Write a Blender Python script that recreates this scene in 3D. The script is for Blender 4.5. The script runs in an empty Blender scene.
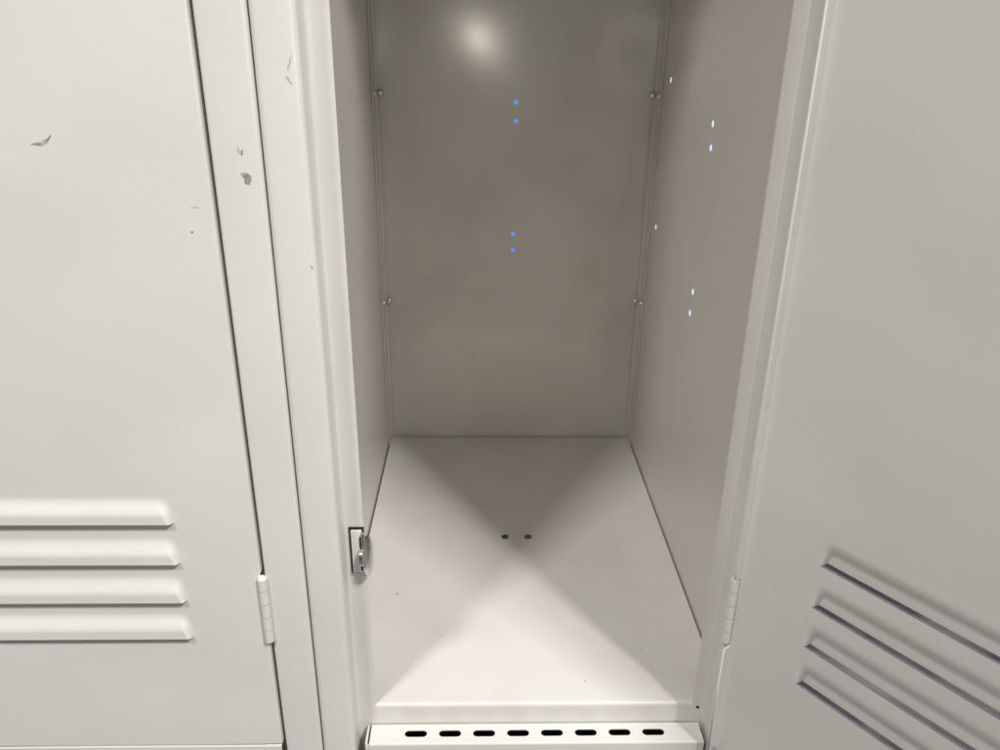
import bpy, bmesh, math, random
from mathutils import Vector, Matrix
random.seed(7)
sc = bpy.context.scene
COL = sc.collection

# ------------------------------------------------------------------ measures (metres)
H = 0.453                       # camera height above the locker's bottom panel
YP, YF, YB = 0.4214, 0.4402, 0.8675     # face of the frame, door stop plane, back wall
XL, XR = -0.1109, 0.1841        # inner side walls
SEAM, PITCH = -0.1136, 0.3076
XCL, XSL = -0.0896, -0.0770     # latch-side return and stop edge
XRC, XSR = 0.1678, 0.1591       # hinge-side return and stop edge
ZR = -0.0187                    # top of the slotted sill
ZG = -0.10                      # ground
ZT = 0.92                       # top of the lockers
ANG = math.radians(126)         # how far the middle door stands open
GAP = 0.0022

# ------------------------------------------------------------------ materials
def paint(name, col, rough=0.34, dirt=0.06, warp=0.25, peel=0.05, rv=.05, dirt_col=(0.42, 0.39, 0.34)):
    m = bpy.data.materials.new(name); m.use_nodes = True
    N, L = m.node_tree.nodes, m.node_tree.links
    b = N['Principled BSDF']
    tc = N.new('ShaderNodeTexCoord')
    n1 = N.new('ShaderNodeTexNoise'); n1.inputs['Scale'].default_value = 9; n1.inputs['Detail'].default_value = 2.5
    n1.inputs['Roughness'].default_value = 0.6
    r1 = N.new('ShaderNodeMapRange'); r1.inputs['From Min'].default_value = 0.45; r1.inputs['From Max'].default_value = 0.75
    r1.inputs['To Min'].default_value = 0; r1.inputs['To Max'].default_value = dirt * 3
    mx = N.new('ShaderNodeMix'); mx.data_type = 'RGBA'
    mx.inputs['A'].default_value = (*col, 1); mx.inputs['B'].default_value = (*dirt_col, 1)
    L.new(tc.outputs['Object'], n1.inputs['Vector']); L.new(n1.outputs['Fac'], r1.inputs['Value'])
    L.new(r1.outputs['Result'], mx.inputs['Factor'])
    # tiny specks of dust and grime
    n4 = N.new('ShaderNodeTexNoise'); n4.inputs['Scale'].default_value = 190; n4.inputs['Detail'].default_value = 2
    r4 = N.new('ShaderNodeMapRange'); r4.inputs['From Min'].default_value = 0.76; r4.inputs['From Max'].default_value = 0.83
    r4.inputs['To Max'].default_value = 0.35
    mx2 = N.new('ShaderNodeMix'); mx2.data_type = 'RGBA'; mx2.inputs['B'].default_value = (0.22, 0.20, 0.18, 1)
    L.new(tc.outputs['Object'], n4.inputs['Vector']); L.new(n4.outputs['Fac'], r4.inputs['Value'])
    L.new(r4.outputs['Result'], mx2.inputs['Factor']); L.new(mx.outputs['Result'], mx2.inputs['A'])
    L.new(mx2.outputs['Result'], b.inputs['Base Color'])
    n5 = N.new('ShaderNodeTexNoise'); n5.inputs['Scale'].default_value = 22; n5.inputs['Detail'].default_value = 5
    r5 = N.new('ShaderNodeMapRange'); r5.inputs['To Min'].default_value = rough - rv; r5.inputs['To Max'].default_value = rough + rv
    L.new(tc.outputs['Object'], n5.inputs['Vector']); L.new(n5.outputs['Fac'], r5.inputs['Value'])
    L.new(r5.outputs['Result'], b.inputs['Roughness'])
    n2 = N.new('ShaderNodeTexNoise'); n2.inputs['Scale'].default_value = 5.5; n2.inputs['Detail'].default_value = 1
    n3 = N.new('ShaderNodeTexNoise'); n3.inputs['Scale'].default_value = 420; n3.inputs['Detail'].default_value = 2
    b1 = N.new('ShaderNodeBump'); b1.inputs['Strength'].default_value = warp; b1.inputs['Distance'].default_value = 0.02
    b2 = N.new('ShaderNodeBump'); b2.inputs['Strength'].default_value = peel; b2.inputs['Distance'].default_value = 0.001
    L.new(tc.outputs['Object'], n2.inputs['Vector']); L.new(tc.outputs['Object'], n3.inputs['Vector'])
    L.new(n2.outputs['Fac'], b1.inputs['Height']); L.new(n3.outputs['Fac'], b2.inputs['Height'])
    L.new(b1.outputs['Normal'], b2.inputs['Normal']); L.new(b2.outputs['Normal'], b.inputs['Normal'])
    b.inputs['Specular IOR Level'].default_value = 0.5
    return m

def plain(name, col, rough=0.5, metal=0.0, emit=None, es=0.0):
    m = bpy.data.materials.new(name); m.use_nodes = True
    N, L = m.node_tree.nodes, m.node_tree.links
    b = N['Principled BSDF']
    n = N.new('ShaderNodeTexNoise'); n.inputs['Scale'].default_value = 160; n.inputs['Detail'].default_value = 4
    tc = N.new('ShaderNodeTexCoord'); L.new(tc.outputs['Object'], n.inputs['Vector'])
    r = N.new('ShaderNodeMix'); r.data_type = 'RGBA'
    r.inputs['A'].default_value = (*[c * 0.45 for c in col], 1); r.inputs['B'].default_value = (*[min(1, c * 1.35) for c in col], 1)
    L.new(n.outputs['Fac'], r.inputs['Factor']); L.new(r.outputs['Result'], b.inputs['Base Color'])
    b.inputs['Roughness'].default_value = rough; b.inputs['Metallic'].default_value = metal
    if emit:
        b.inputs['Emission Color'].default_value = (*emit, 1); b.inputs['Emission Strength'].default_value = es
    return m

M_PAINT = paint('grey_paint', (0.664, 0.648, 0.614), dirt=0.04)
M_IN = paint('inner_grey_paint', (0.615, 0.585, 0.545), rough=0.25, dirt=0.03, warp=0.05, peel=.0, rv=.01)
M_BACK = paint('back_grey_paint', (0.67, 0.648, 0.588), rough=0.18, dirt=0.10, warp=0.07, peel=.01, rv=.01)
M_EDGE = plain('bare_steel', (0.52, 0.52, 0.62), 0.35, 0.9)
M_CHROME = plain('chrome', (0.72, 0.74, 0.76), 0.12, 1.0)
M_RIVET = plain('zinc_rivet', (0.88, 0.86, 0.80), 0.42, 0.9)
M_DARK = plain('hole_shade_black', (0.008, 0.008, 0.008), 0.8)  # near-black colour standing in for the shade inside holes and gaps
M_CHIP = plain('chipped_steel', (0.36, 0.36, 0.365), 0.55, 0.4)
M_SCREW = plain('dull_screw', (0.13, 0.125, 0.12), 0.5, 0.5)
M_SMUDGE = plain('faint_scuff', (0.46, 0.44, 0.42), 0.6)
M_BLUE = plain('blue_glow_disc', (0.1, 0.25, 0.7), 0.5, 0, (0.12, 0.27, 0.85), 0.75)  # emission stands for light through the back wall's peg holes
M_PALE = plain('pale_glow_disc', (0.5, 0.6, 0.8), 0.5, 0, (0.55, 0.68, 1.0), 0.85)  # same painted glow, paler, for the discs on the right wall
M_FLOOR = paint('floor_tile', (0.05, 0.05, 0.06), rough=0.5, dirt=0.2)

# ------------------------------------------------------------------ mesh helpers
def finish(bm, name, mats, parent=None, org=(0, 0, 0), angle=42, loc=None):
    """link bm as one object; org = world point that becomes the object's origin"""
    bmesh.ops.remove_doubles(bm, verts=bm.verts, dist=1e-6)
    bmesh.ops.translate(bm, verts=bm.verts, vec=-Vector(org))
    bm.normal_update()
    for f in bm.faces: f.smooth = True
    for e in bm.edges:
        e.smooth = not (len(e.link_faces) != 2 or e.calc_face_angle(0) > math.radians(angle))
    me = bpy.data.meshes.new(name); bm.to_mesh(me); bm.free()
    for m in (mats if isinstance(mats, (list, tuple)) else [mats]): me.materials.append(m)
    o = bpy.data.objects.new(name, me); COL.objects.link(o)
    if parent is not None:
        o.parent = parent
        base = parent['_base'] if '_base' in parent.keys() else (0, 0, 0)
        o.location = Vector(org) - Vector(base) if loc is None else loc
    return o

def rounded(pts, r, seg=4):
    out = [Vector(pts[0])]
    for i in range(1, len(pts) - 1):
        a, b, c = Vector(pts[i - 1]), Vector(pts[i]), Vector(pts[i + 1])
        u, v = (a - b), (c - b)
        k = min(r, u.length * .45, v.length * .45)
        p, q = b + u.normalized() * k, b + v.normalized() * k
        for s in range(seg + 1):
            t = s / seg
            out.append(p * (1 - t) ** 2 + b * 2 * t * (1 - t) + q * t * t)
    out.append(Vector(pts[-1]))
    return out

def sheet_section(bm, pts, t, fn, a0, a1, r=0.0018, flip=False):
    """bent sheet: 2-D centre line pts, thickness t, swept between a0 and a1; fn maps (u, v, a) to xyz"""
    P = rounded(pts, r)
    L, R = [], []
    for i, p in enumerate(P):
        d = (P[min(i + 1, len(P) - 1)] - P[max(i - 1, 0)]).normalized()
        n = Vector((-d.y, d.x)) * (t / 2)
        L.append(p + n); R.append(p - n)
    ring = L + R[::-1]
    va = [bm.verts.new(fn(p.x, p.y, a0)) for p in ring]
    vb = [bm.verts.new(fn(p.x, p.y, a1)) for p in ring]
    n = len(ring)
    fs = [bm.faces.new((va[i], va[(i + 1) % n], vb[(i + 1) % n], vb[i])) for i in range(n)]
    k = len(L)
    for i in range(k - 1):      # caps as quads
        bm.faces.new((va[i], va[n - 1 - i], va[n - 2 - i], va[i + 1]))
        bm.faces.new((vb[i], vb[i + 1], vb[n - 2 - i], vb[n - 1 - i]))
    bmesh.ops.recalc_face_normals(bm, faces=bm.faces)

def box(bm, x0, x1, y0, y1, z0, z1, bev=0.0):
    m = Matrix.Translation(((x0 + x1) / 2, (y0 + y1) / 2, (z0 + z1) / 2)) @ Matrix.Diagonal((x1 - x0, y1 - y0, z1 - z0, 1))
    v = bmesh.ops.create_cube(bm, size=1, matrix=m)['verts']
    if bev:
        es = list({e for q in v for e in q.link_edges})
        bmesh.ops.bevel(bm, geom=es, offset=bev, segments=3, affect='EDGES', profile=0.5)

def lathe(bm, prof, centre, axis, seg=24):
    """prof: (radius, height) pairs along axis"""
    ax = Vector(axis).normalized()
    u = ax.orthogonal().normalized(); v = ax.cross(u)
    rings = []
    for r, h in prof:
        c = Vector(centre) + ax * h
        if r < 1e-7: rings.append([bm.verts.new(c)])
        else: rings.append([bm.verts.new(c + u * r * math.cos(2 * math.pi * k / seg) + v * r * math.sin(2 * math.pi * k / seg)) for k in range(seg)])
    for A, B in zip(rings, rings[1:]):
        for k in range(seg):
            a = [A[k % len(A)], A[(k + 1) % len(A)]] if len(A) > 1 else [A[0]]
            b = [B[(k + 1) % len(B)], B[k % len(B)]] if len(B) > 1 else [B[0]]
            bm.faces.new(a + b)
    if len(rings[0]) > 1: bm.faces.new(rings[0][::-1])
    if len(rings[-1]) > 1: bm.faces.new(rings[-1])
    bmesh.ops.recalc_face_normals(bm, faces=bm.faces)

def empty(name, loc, label, cat, group):
    o = bpy.data.objects.new(name, None); COL.objects.link(o)
    o.location = loc; o.empty_display_size = 0.05
    o['label'] = label; o['category'] = cat; o['group'] = group
    return o

# ------------------------------------------------------------------ the locker
BASE = (SEAM + PITCH / 2, YP, ZG)
GROUP = 'metal lockers standing side by side'
lock = empty('locker', BASE, 'open beige metal locker in the middle, its louvered door swung out to the right', 'locker', GROUP)
lock['_base'] = BASE
T = 0.0012
SEAMR = SEAM + PITCH

# face frame: two stiles (one bent sheet each) + lower rail below the sill, all welded: one part
bm = bmesh.new()
zf = lambda u, v, a: (u, v, a)
g = 0.0004
sheet_section(bm, [(SEAM + g + T / 2, YP + .032), (SEAM + g + T / 2, YP + T / 2), (XCL - T / 2, YP + T / 2), (XCL - T / 2, YF + T / 2), (XSL, YF + T / 2)], T, zf, ZG, ZT, r=.0030)
sheet_section(bm, [(SEAMR - g - T / 2, YP + .032), (SEAMR - g - T / 2, YP + T / 2), (XRC + T / 2, YP + T / 2), (XRC + T / 2, YF + T / 2), (XSR, YF + T / 2)], T, zf, ZG, ZT, r=.0015)
frame = finish(bm, 'frame', M_PAINT, lock)

# slotted sill: horizontal shelf with eight slots, bent down to the ground at the front
bm = bmesh.new()
SX0, SX1 = -0.0800, 0.1648
slot_x = [-0.0467 + 0.02512 * i for i in range(8)]
sw, sh = 0.0164, 0.0060         # slot length and width
yc = 0.4309
def slot_outline(cx, n=8):
    r = sh / 2; pts = []
    for k in range(n + 1):
        a = -math.pi / 2 + math.pi * k / n
        pts.append((cx + sw / 2 - r + r * math.cos(a), yc + r * math.sin(a)))
    for k in range(n + 1):
        a = math.pi / 2 + math.pi * k / n
        pts.append((cx - sw / 2 + r + r * math.cos(a), yc + r * math.sin(a)))
    return pts
y0s, y1s = YP + .003, YF - 0.0008
xb = [SX0] + [(slot_x[i] + slot_x[i + 1]) / 2 for i in range(7)] + [SX1]
xb_cell = xb
for i, cx in enumerate(slot_x):
    xa, xc = xb_cell[i], xb_cell[i + 1]
    ol = slot_outline(cx); n = len(ol)
    outer = []
    for k, (px, py) in enumerate(ol):
        # project the outline on the cell's rectangle
        dx, dy = px - cx, py - yc
        half = n // 2
        if k == 0 or k == n - 1: q = (px, y0s)
        elif k == half - 1 or k == half: q = (px, y1s)
        elif k < half - 1: q = (xc, y0s + (y1s - y0s) * (k - 1) / (half - 3)) if half > 3 else (xc, py)
        else: q = (xa, y1s + (y0s - y1s) * (k - half - 1) / (half - 3))
        outer.append(q)
    vi = [bm.verts.new((x, y, ZR)) for x, y in ol]
    vo = [bm.verts.new((x, y, ZR)) for x, y in outer]
    vd = [bm.verts.new((x, y, ZR - .0007)) for x, y in ol]
    for k in range(n):
        k2 = (k + 1) % n
        try: bm.faces.new((vo[k], vo[k2], vi[k2], vi[k]))
        except Exception: pass
        bm.faces.new((vi[k], vi[k2], vd[k2], vd[k]))
# front bend and face
prof = rounded([(y0s, ZR), (YP, ZR), (YP, ZG)], .003, 5)
for a, b in zip(prof, prof[1:]):
    v = [bm.verts.new(c) for c in ((SX0, a.x, a.y), (SX1, a.x, a.y), (SX1, b.x, b.y), (SX0, b.x, b.y))]
    bm.faces.new(v)
# sheet end standing up as a thin curb at the latch side
box(bm, SX0 - .0028, SX0 - .0014, YP - .0002, y1s - .001, ZR - .010, ZR + .0012, .0005)
box(bm, SX0 - .0030, SX0 + .0004, YP + .0006, YP + .0024, ZR - .014, ZR - .0016, .0004)
bmesh.ops.recalc_face_normals(bm, faces=bm.faces)
sill = finish(bm, 'slotted_sill', M_PAINT, lock)

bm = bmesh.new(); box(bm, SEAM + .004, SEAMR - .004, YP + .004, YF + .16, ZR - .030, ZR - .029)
finish(bm, 'slot_shade_plate', M_DARK, lock)
# black plate added under the sill: its colour stands for the unlit hollow base
# bottom panel with its rounded front lip
bm = bmesh.new()
P = rounded([(YB - .0024, 0.0), (YF + .0002, 0.0), (YF + .0002, ZR - .0030)], .0035, 6)
xf0, xf1 = XL + .0014, XR - .0014
nx = 6
for a, b in zip(P, P[1:]):
    for k in range(nx):
        u0, u1 = xf0 + (xf1 - xf0) * k / nx, xf0 + (xf1 - xf0) * (k + 1) / nx
        bm.faces.new([bm.verts.new(c) for c in ((u0, a.x, a.y), (u1, a.x, a.y), (u1, b.x, b.y), (u0, b.x, b.y))])
bmesh.ops.remove_doubles(bm, verts=bm.verts, dist=1e-6)
bmesh.ops.recalc_face_normals(bm, faces=bm.faces)
M_FL = paint('bottom_grey_paint', (0.650, 0.628, 0.598), rough=0.36, dirt=0.09, warp=0.06, peel=.0, rv=.04)
bottom = finish(bm, 'bottom_panel', M_FL, lock)
md = bottom.modifiers.new('thickness', 'SOLIDIFY'); md.thickness = 0.001; md.offset = -1

# side panels with a narrow folded flange in the back corner
def side_panel(x, s):
    bm = bmesh.new()
    o = x - s * 0.0011
    a, b = sorted((x, o))
    box(bm, a, b, YP + .034, YB + .004, ZG, ZT)
    return bm
sl = finish(side_panel(XL, 1), 'side_panel', M_IN, lock)
sr = finish(side_panel(XR, -1), 'side_panel', M_IN, lock)
# corner strips folded over where sides and back meet
for x, s in ((XL, 1), (XR, -1)):
    bm = bmesh.new()
    sheet_section(bm, [(x + s * .0008, YB - .024), (x + s * .0008, YB - .0032), (x + s * .0042, YB - .0032)] , .0010, zf, 0.0008, ZT - .002, r=.0007)
    finish(bm, 'corner_strip', M_IN, lock)

def dent(x, z):      # shallow buckles of the thin back sheet, metres
    g = lambda cx, cz, sx, sz, a: a * math.exp(-((x - cx) / sx) ** 2 - ((z - cz) / sz) ** 2)
    d = g(.10, .185 + .10 * (x - .1), .11, .022, .0016) + g(-.02, .20, .07, .03, .0010) - g(.03, .13, .12, .035, .0012)
    d += g(.15, .43, .02, .030, .0010) + g(.155, .31, .018, .02, .0009) + g(-.05, .33, .05, .09, .0010) - g(.08, .36, .06, .07, .0009)
    d += g(.13, .235, .03, .02, -.0009)
    e = min(1, (x - XL) / .02, (XR - x) / .02, max(z, 0) / .02)
    return d * max(0, e)
bm = bmesh.new(); NBX, NBZ = 70, 180
gv = [[bm.verts.new((XL - .0008 + (XR - XL + .0016) * i / NBX, 0, ZG + (ZT - .0012 - ZG) * j / NBZ)) for i in range(NBX + 1)] for j in range(NBZ + 1)]
for row in gv:
    for v in row: v.co.y = YB + .0002 + dent(v.co.x, v.co.z)
for j in range(NBZ):
    for i in range(NBX): bm.faces.new((gv[j][i], gv[j][i + 1], gv[j + 1][i + 1], gv[j + 1][i]))
back = finish(bm, 'back_panel', M_BACK, lock)
bm = bmesh.new(); box(bm, SEAM + .001, SEAMR - .001, YP + .0022, YB + .006, ZT, ZT + .0012)
top = finish(bm, 'top_panel', M_IN, lock)
bm = bmesh.new(); box(bm, XSL - .01, XSR + .006, YF - .001, YF, 0.840, ZT - .001)
finish(bm, 'top_rail', M_PAINT, lock)

# ------------------------------------------------------------------ door (closed shape; origin on the hinge axis)
DW = (XRC - XCL) - 2 * GAP              # door width
DZ0, DZ1 = ZR + .0018, 0.838
HX = XRC - GAP                          # door's hinge edge when closed
AX = Vector((HX + .0036, YP - .0006, 0))   # hinge axis
LV_X0, LV_X1 = -0.0490, -0.0490 - 0.155    # louver ends measured from the hinge edge
LV_Z = [(0.1716, 0.1912), (0.1414, 0.1616), (0.1114, 0.1322), (0.0816, 0.1022)]
HZ = (0.0775, 0.1310)
HZ2 = (0.700, 0.7535)
off = HX - AX.x                         # door hinge edge in door space

def door_mesh():
    bm = bmesh.new()
    yo = YP - AX.y                      # outer face in door space
    # profile in door space from hinge flange tip to latch flange tip
    e0, e1 = off, off - DW
    prof = rounded([(e0, yo + .0075), (e0, yo), (e1, yo), (e1, yo + .0150)], .0015, 4)
    # insert louver ends in the flat part
    out = []
    for i, p in enumerate(prof):
        out.append(p)
        if i + 1 < len(prof):
            q = prof[i + 1]
            if abs(p.y - yo) < 1e-6 and abs(q.y - yo) < 1e-6 and p.x - q.x > .1:
                for x in (off + LV_X0, off + LV_X1): out.append(Vector((x, yo)))
    prof = out
    zs = sorted({DZ0, DZ1, HZ[0] - .0015, HZ[1] + .0018, HZ2[0] - .0015, HZ2[1] + .0018} | {z for l in LV_Z for z in l})
    for z0, z1 in zip(zs, zs[1:]):
        for i in range(len(prof) - 1):
            a, b = prof[i], prof[i + 1]
            zm, xm = (z0 + z1) / 2, (a.x + b.x) / 2
            if off + LV_X1 < xm < off + LV_X0 and any(l[0] < zm < l[1] for l in LV_Z): continue
            if xm > off - .0010 and a.y > yo + .0005 and any(h[0] - .002 < zm < h[1] + .002 for h in (HZ, HZ2)): continue
            bm.faces.new([bm.verts.new(c) for c in ((a.x, a.y, z0), (b.x, b.y, z0), (b.x, b.y, z1), (a.x, a.y, z1))])
    # bottom and top flanges
    for z, s in ((DZ0, 1), (DZ1, -1)):
        pr = rounded([(yo + .0002, z + s * .0003), (yo + .0150, z + s * .0003)], .001, 1)
        v = [bm.verts.new(c) for c in ((off - .012, yo + .0002, z), (off - DW + .004, yo + .0002, z), (off - DW + .004, yo + .015, z + s * .0002), (off - .024, yo + .015, z + s * .0002))]
        bm.faces.new(v)
    bmesh.ops.remove_doubles(bm, verts=bm.verts, dist=1e-6)
    bmesh.ops.recalc_face_normals(bm, faces=bm.faces)
    # make the outer face look to -y
    for f in bm.faces:
        f.normal_update()
    big = max(bm.faces, key=lambda f: f.calc_area())
    if big.normal.y > 0: bmesh.ops.reverse_faces(bm, faces=bm.faces)
    return bm

door = finish(door_mesh(), 'door', [M_PAINT, M_EDGE], None)
md = door.modifiers.new('thickness', 'SOLIDIFY'); md.thickness = 0.0011; md.offset = -1
md.use_even_offset = False
door.parent = lock
door.location = AX - Vector(BASE)
door.rotation_euler = (0, 0, ANG)

def louver_mesh(z0, z1):
    bm = bmesh.new()
    yo = YP - AX.y
    D = 0.0041
    NX, NZ = 84, 26
    x0, x1 = off + LV_X1, off + LV_X0
    def ss(t): t = max(0, min(1, t)); return t * t * (3 - 2 * t)
    def xcoord(k):      # denser at the two ends
        t = k / NX
        return x0 + (x1 - x0) * (t - 0.13 * math.sin(2 * math.pi * t))
    V = []
    for j in range(NZ + 1):
        row = []
        v = j / NZ
        z = z0 + (z1 - z0) * v
        up = 1 - v
        for k in range(NX + 1):
            x = xcoord(k)
            e = min(x - x0, x1 - x)
            w = 0.0022 + 0.0085 * v          # end walls lean in towards the top
            fx = ss((e - .0006) / w)
            fz = ss((1 - v - 0.05) / 0.66)
            d = D * fx * fz * (0.86 + 0.14 * (1 - v))
            row.append(bm.verts.new((x, yo - d, z + 0.0010 * (d / D) * (1 - v))))
        V.append(row)
    for j in range(NZ):
        for k in range(NX):
            bm.faces.new((V[j][k], V[j][k + 1], V[j + 1][k + 1], V[j + 1][k]))
    bmesh.ops.recalc_face_normals(bm, faces=bm.faces)
    if max(bm.faces, key=lambda f: f.calc_area()).normal.y > 0: bmesh.ops.reverse_faces(bm, faces=bm.faces)
    return bm

for z0, z1 in LV_Z:
    lv = finish(louver_mesh(z0, z1), 'louver', [M_PAINT, M_EDGE], door, angle=60, loc=(0, 0, 0))
    md = lv.modifiers.new('thickness', 'SOLIDIFY'); md.thickness = 0.0010; md.offset = -1; md.material_offset_rim = 1
    # the cut edge of the sheet below the opening, bare metal
    bm = bmesh.new(); yo = YP - AX.y
    box(bm, off + LV_X1 + .001, off + LV_X0 - .001, yo + .00005, yo + .00115, z0 - .0001, z0 + .00035)
    finish(bm, 'cut_edge', M_EDGE, door, loc=(0, 0, 0))

def hinge_mesh(z0, z1):
    bm = bmesh.new()
    R = .0031; n = 5; L = z1 - z0
    prof = [(0, 0), (R * .8, .0002), (R * .98, .0008)]
    for k in range(n):
        a, b = z0 - z0 + L * k / n, L * (k + 1) / n
        if k: prof += [(R * .90, a + .0001), (R, a + .0002)]
        else: prof += [(R, .0020)]
        prof += [(R, b - .0001 if k < n - 1 else b - .0018)]
    prof += [(R * .7, L - .0004), (0, L)]
    lathe(bm, prof, (0.0002, 0, z0), (0, 0, 1), 20)
    for k in range(1, n):       # grey rings drawn in for the dark gaps between the knuckles
        nf = len(bm.faces)
        lathe(bm, [(R * .8, L * k / n - .0001), (R * 1.012, L * k / n - .0001), (R * 1.012, L * k / n + .0002), (R * .8, L * k / n + .0002)], (0.0002, 0, z0), (0, 0, 1), 20)
        bm.faces.ensure_lookup_table()
        for f in bm.faces[nf:]: f.material_index = 1
    return bm
for hz in (HZ, HZ2):
    h = finish(hinge_mesh(*hz), 'hinge', [M_PAINT, M_CHIP], door, loc=(0, 0, 0), angle=14)
    q = Matrix.Rotation(-ANG, 4, 'Z') @ Vector((0.1676 - AX.x, 0.4180 - AX.y, 0))
    h.location = q

# ------------------------------------------------------------------ copy the locker for the neighbour on the left (door shut)
lock2 = lock.copy(); COL.objects.link(lock2)
lock2.location = Vector(BASE) - Vector((PITCH, 0, 0))
lock2['label'] = 'shut beige metal locker on the left with four louvers pressed out of its flat door'
door2 = None
for ch in list(lock.children):
    c = ch.copy(); COL.objects.link(c); c.parent = lock2
    if ch == door:
        door2 = c; c.rotation_euler = (0, 0, 0)
    for gch in list(ch.children):
        d = gch.copy(); COL.objects.link(d); d.parent = c
        if d.name.startswith('hinge'): d.location = (-.0032, 0, 0)

# ------------------------------------------------------------------ small things seen only inside the open locker
def dome(name, c, axis, r, mat, h=None, ring=None):
    bm = bmesh.new(); h = h or r * .6
    lathe(bm, [(r, 0), (r * .98, h * .25), (r * .8, h * .65), (r * .45, h * .93), (0, h)], c, axis, 18)
    return finish(bm, name, mat, lock, org=c)
def disc(name, c, axis, r, mat, t=.00025, parent=lock):
    bm = bmesh.new(); lathe(bm, [(r, 0), (r, t * .6), (r * .9, t), (0, t)], c, axis, 18)
    return finish(bm, name, mat, parent, org=c)

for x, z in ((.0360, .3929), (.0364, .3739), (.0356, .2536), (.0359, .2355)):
    disc('peg_hole_disc', (x, YB - .0001, z), (0, -1, 0), .0025, M_BLUE)  # flat glowing discs, no opening cut in the sheet
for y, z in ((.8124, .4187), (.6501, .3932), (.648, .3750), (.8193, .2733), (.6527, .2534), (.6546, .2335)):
    disc('peg_hole_disc', (XR - .0001, y, z), (-1, 0, 0), .0026, M_PALE)
for y, z in ((.655, .3932), (.655, .3745), (.655, .2534), (.655, .2335)):
    disc('peg_hole_disc', (XL + .0001, y, z), (1, 0, 0), .0024, M_SMUDGE)
for x, z in ((XL, .401), (XR, .4015), (XL, .1765), (XR, .1778)):
    s = 1 if x < 0 else -1
    dome('bolt', (x + s * .0062, YB - .0037, z), (0, -1, 0), .0036, M_RIVET, .003)
    dome('bolt', (x + s * .0013, YB - .0125, z), (s, 0, 0), .0036, M_RIVET, .003)
for x in (.0247, .0475):
    bm = bmesh.new()
    lathe(bm, [(.0036, 0), (.0036, .0004), (.0029, .0006), (.0020, .0004), (0, .0004)], (x, .653, .0001), (0, 0, 1), 18)
    finish(bm, 'floor_screw', M_SCREW, lock, org=(x, .653, 0))
disc('dust_speck', (-.0733, .5664, .0001), (0, 0, 1), .0011, M_CHIP)
for x, y, q in ((-.031, .512, .0005), (.092, .548, .0004), (.131, .497, .0005), (.012, .761, .0005), (-.052, .470, .0004), (.118, .702, .0004), (.081, .462, .0006)):
    disc('dust_speck', (x, y, .0001), (0, 0, 1), q, M_CHIP)
disc('screw_hole_shade', (.1630, YF - .0003, -.0040), (0, -1, 0), .0012, M_DARK)

# latch catch on the stop: dark-rimmed pocket, painted plate and a chrome disc seen edge-on
cz0, cz1 = 0.1195, 0.1560
bm = bmesh.new()
box(bm, XSL - .0096, XSL + .0004, YF - .0013, YF - .0001, cz0, cz1, .0003)
catch = finish(bm, 'latch_catch', M_DARK, lock, org=(XSL, YF, .137))
catch['_base'] = (XSL, YF, .137)
bm = bmesh.new()
box(bm, XSL - .0082, XSL - .0010, YF - .0030, YF - .0012, cz0 + .0014, cz1 - .0014, .0005)
finish(bm, 'catch_plate', M_PAINT, catch, org=(XSL - .005, YF, .137))
bm = bmesh.new()
box(bm, XSL - .0026, XSL - .0006, YF - .0042, YF - .0012, cz0 + .004, cz1 - .0060, .0005)
finish(bm, 'catch_gap_shade', M_DARK, catch, org=(XSL, YF, .137))  # solid black box added for the dark gap between plate and disc
bm = bmesh.new()
box(bm, XSL - .0012, XSL + .0006, YF - .0050, YF - .0010, cz0 + .001, cz1 - .0020, .0005)
lathe(bm, [(.0050, -.0030), (.0064, -.0024), (.0068, 0)], (XSL - .0002, YF - .0035, .135), (1, 0, 0), 28)
finish(bm, 'catch_body', M_CHROME, catch, org=(XSL, YF, .137))
bm = bmesh.new()
lathe(bm, [(.0110, -.0006), (.0134, -.0003), (.0138, .0004), (.0130, .0010), (.009, .0016), (0, .0020)], (XSL + .0012, YF + .0016, .1318), (1, -.04, .10), 40)
finish(bm, 'chrome_disc', M_CHROME, catch, org=(XSL, YF, .137))
if '_base' in catch.keys(): del catch['_base']

# chips and scuffs in the paint: irregular thin flakes
def chip(pts_seed, c, w, h, mat, parent, rot=0.0, name='paint_chip', sharp=2.2):
    rnd = random.Random(pts_seed)
    bm = bmesh.new(); n = 14; vs = []
    for k in range(n):
        a = 2 * math.pi * k / n
        r = rnd.uniform(.45, 1.0)
        x, z = math.cos(a) * w * r, math.sin(a) * h * r
        xr, zr = x * math.cos(rot) - z * math.sin(rot), x * math.sin(rot) + z * math.cos(rot)
        vs.append((xr, zr))
    top = [bm.verts.new((c[0] + x, c[1] - .00012, c[2] + z)) for x, z in vs]
    mid = bm.verts.new((c[0], c[1] - .00016, c[2]))
    for k in range(n): bm.faces.new((mid, top[k], top[(k + 1) % n]))
    return bm

def add_chip(seed, c, w, h, mat, parent, base, rot=0.0):
    bm = chip(seed, c, w, h, mat, parent, rot)
    bmesh.ops.translate(bm, verts=bm.verts, vec=-Vector(base))
    finish(bm, 'paint_chip', mat, parent, org=(0, 0, 0), loc=(0, 0, 0))

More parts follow.
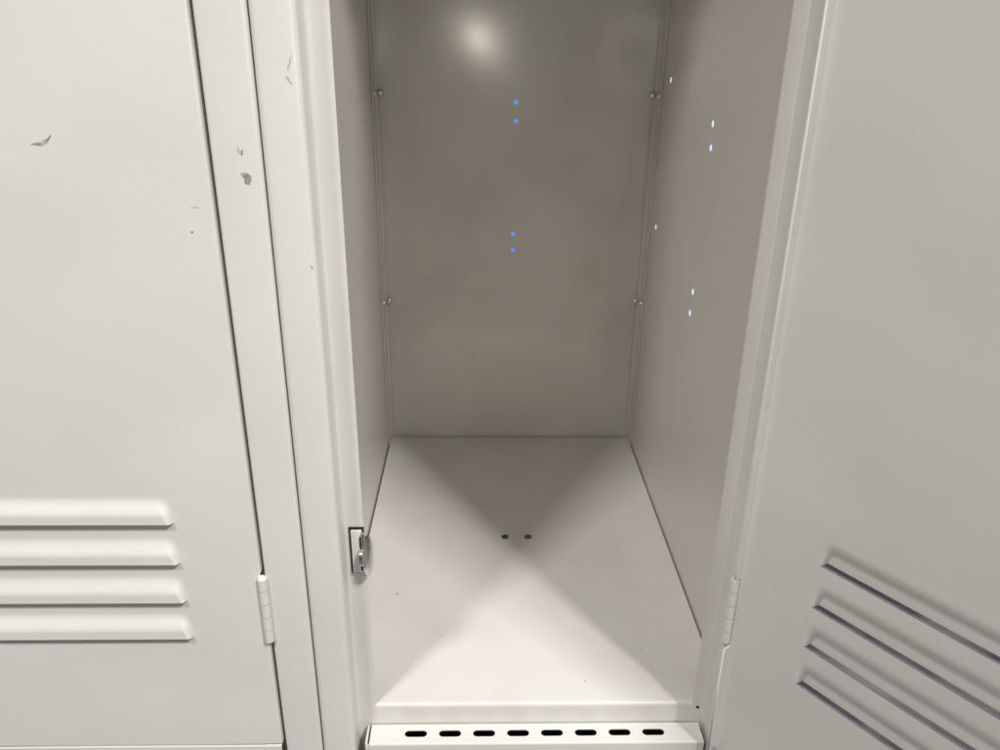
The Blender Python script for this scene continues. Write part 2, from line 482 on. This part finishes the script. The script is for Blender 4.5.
B2 = tuple(lock2.location)
A2 = AX - Vector((PITCH, 0, 0))
lock2_frame = [c for c in lock2.children if c.name.startswith('frame')][0]
for seed, x, z, w, h, rot, m in ((1, -.2262, .4008, .0048, .0010, .12, M_CHIP), (2, -.2215, .4028, .0036, .0009, .75, M_CHIP),
                            (31, -.2240, .4014, .0042, .0016, .30, M_SMUDGE),
                            (3, -.1549, .3558, .0011, .0008, 0, M_CHIP), (4, -.1510, .3690, .0030, .0003, .05, M_SMUDGE)):
    add_chip(seed, (x, YP, z), w, h, m, door2, A2, rot)
for seed, x, z, w, h, rot, m in ((5, -.1221, .3840, .0030, .0034, .5, M_CHIP), (6, -.1237, .3868, .0024, .0010, .1, M_SMUDGE),
                            (7, -.1252, .3985, .0008, .0026, .1, M_SMUDGE), (8, -.1236, .3975, .0008, .0024, -.2, M_CHIP)):
    add_chip(seed, (x, YP, z), w, h, m, lock2_frame, (-PITCH, 0, 0), rot)
for seed, x, z, w, h, rot, m in ((9, -.0952, .4408, .0006, .0062, -.35, M_SMUDGE), (10, -.0962, .4330, .0009, .0030, .5, M_SMUDGE),
                            
                           
                            (16, -.0925, .337, .0008, .0018, .3, M_SMUDGE)):
    add_chip(seed, (x, YP, z), w, h, m, frame, (0, 0, 0), rot)

for o in (lock, lock2):
    if '_base' in o.keys(): del o['_base']

# ------------------------------------------------------------------ floor of the place
bm = bmesh.new()
bm.faces.new([bm.verts.new(c) for c in ((-8, -8, ZG - .002), (8, -8, ZG - .002), (8, 8, ZG - .002), (-8, 8, ZG - .002))])
fl = finish(bm, 'floor', M_FLOOR); fl['kind'] = 'structure'

# ------------------------------------------------------------------ light
w = bpy.data.worlds.new('World'); sc.world = w; w.use_nodes = True
bg = w.node_tree.nodes['Background']; bg.inputs['Strength'].default_value = 0.30
WN, WL = w.node_tree.nodes, w.node_tree.links     # pale ceiling above, darker room below
tc = WN.new('ShaderNodeTexCoord'); sp = WN.new('ShaderNodeSeparateXYZ'); rp = WN.new('ShaderNodeValToRGB')
mr = WN.new('ShaderNodeMapRange'); mr.inputs['From Min'].default_value = -1
WL.new(tc.outputs['Generated'], sp.inputs['Vector']); WL.new(sp.outputs['Z'], mr.inputs['Value'])
WL.new(mr.outputs['Result'], rp.inputs['Fac']); WL.new(rp.outputs['Color'], bg.inputs['Color'])
rp.color_ramp.elements[0].position = 0.35; rp.color_ramp.elements[0].color = (0.12, 0.12, 0.12, 1)
rp.color_ramp.elements[1].position = 0.95; rp.color_ramp.elements[1].color = (1, 1, 1, 1)
e = rp.color_ramp.elements.new(0.58); e.color = (0.40, 0.40, 0.41, 1)
def area(name, loc, target, sx, sy, power, col):
    l = bpy.data.lights.new(name, 'AREA'); l.shape = 'RECTANGLE'; l.size = sx; l.size_y = sy; l.energy = power; l.color = col
    o = bpy.data.objects.new(name, l); COL.objects.link(o); o.location = loc
    o.rotation_euler = (Vector(target) - Vector(loc)).to_track_quat('-Z', 'Y').to_euler()
    return o
k = .70; d = 1.9
area('ceiling_lamp', (XSR + k * d, YF - d, 3.25), (0, .5, .1), .46, .46, 143, (1, .985, .955))
area('ceiling_lamp', (XSL - k * d, YF - d, 3.25), (.1, .5, .1), .46, .46, 74, (1, .985, .955))
l = bpy.data.lights.new('phone_torch', 'AREA'); l.shape = 'DISK'; l.size = .012; l.energy = 0.34; l.color = (1, .94, .82)
o = bpy.data.objects.new('phone_torch', l); COL.objects.link(o); o.location = (-.0136, -.004, .4550)
o.rotation_euler = Vector((0, 1, -.35)).to_track_quat('-Z', 'Y').to_euler()

# ------------------------------------------------------------------ camera
f, pitch, yaw, roll = 786.78, 0.4033, 0.0269, 0.0140
fw = Vector((math.sin(yaw) * math.cos(pitch), math.cos(yaw) * math.cos(pitch), -math.sin(pitch)))
r = Vector((math.cos(yaw), -math.sin(yaw), 0)); dn = fw.cross(r)
r2 = math.cos(roll) * r - math.sin(roll) * dn; d2 = math.sin(roll) * r + math.cos(roll) * dn
cam = bpy.data.cameras.new('camera'); co = bpy.data.objects.new('camera', cam); COL.objects.link(co)
m = Matrix((r2, -d2, -fw)).transposed().to_4x4(); m.translation = (0, 0, H)
co.matrix_world = m
cam.sensor_width = 36; cam.lens = f / 1000 * 36; cam.clip_start = 0.01; cam.clip_end = 50
sc.camera = co
sc.view_settings.view_transform = 'Standard'; sc.view_settings.look = 'None'
sc.view_settings.exposure = 0.05; sc.view_settings.gamma = 1
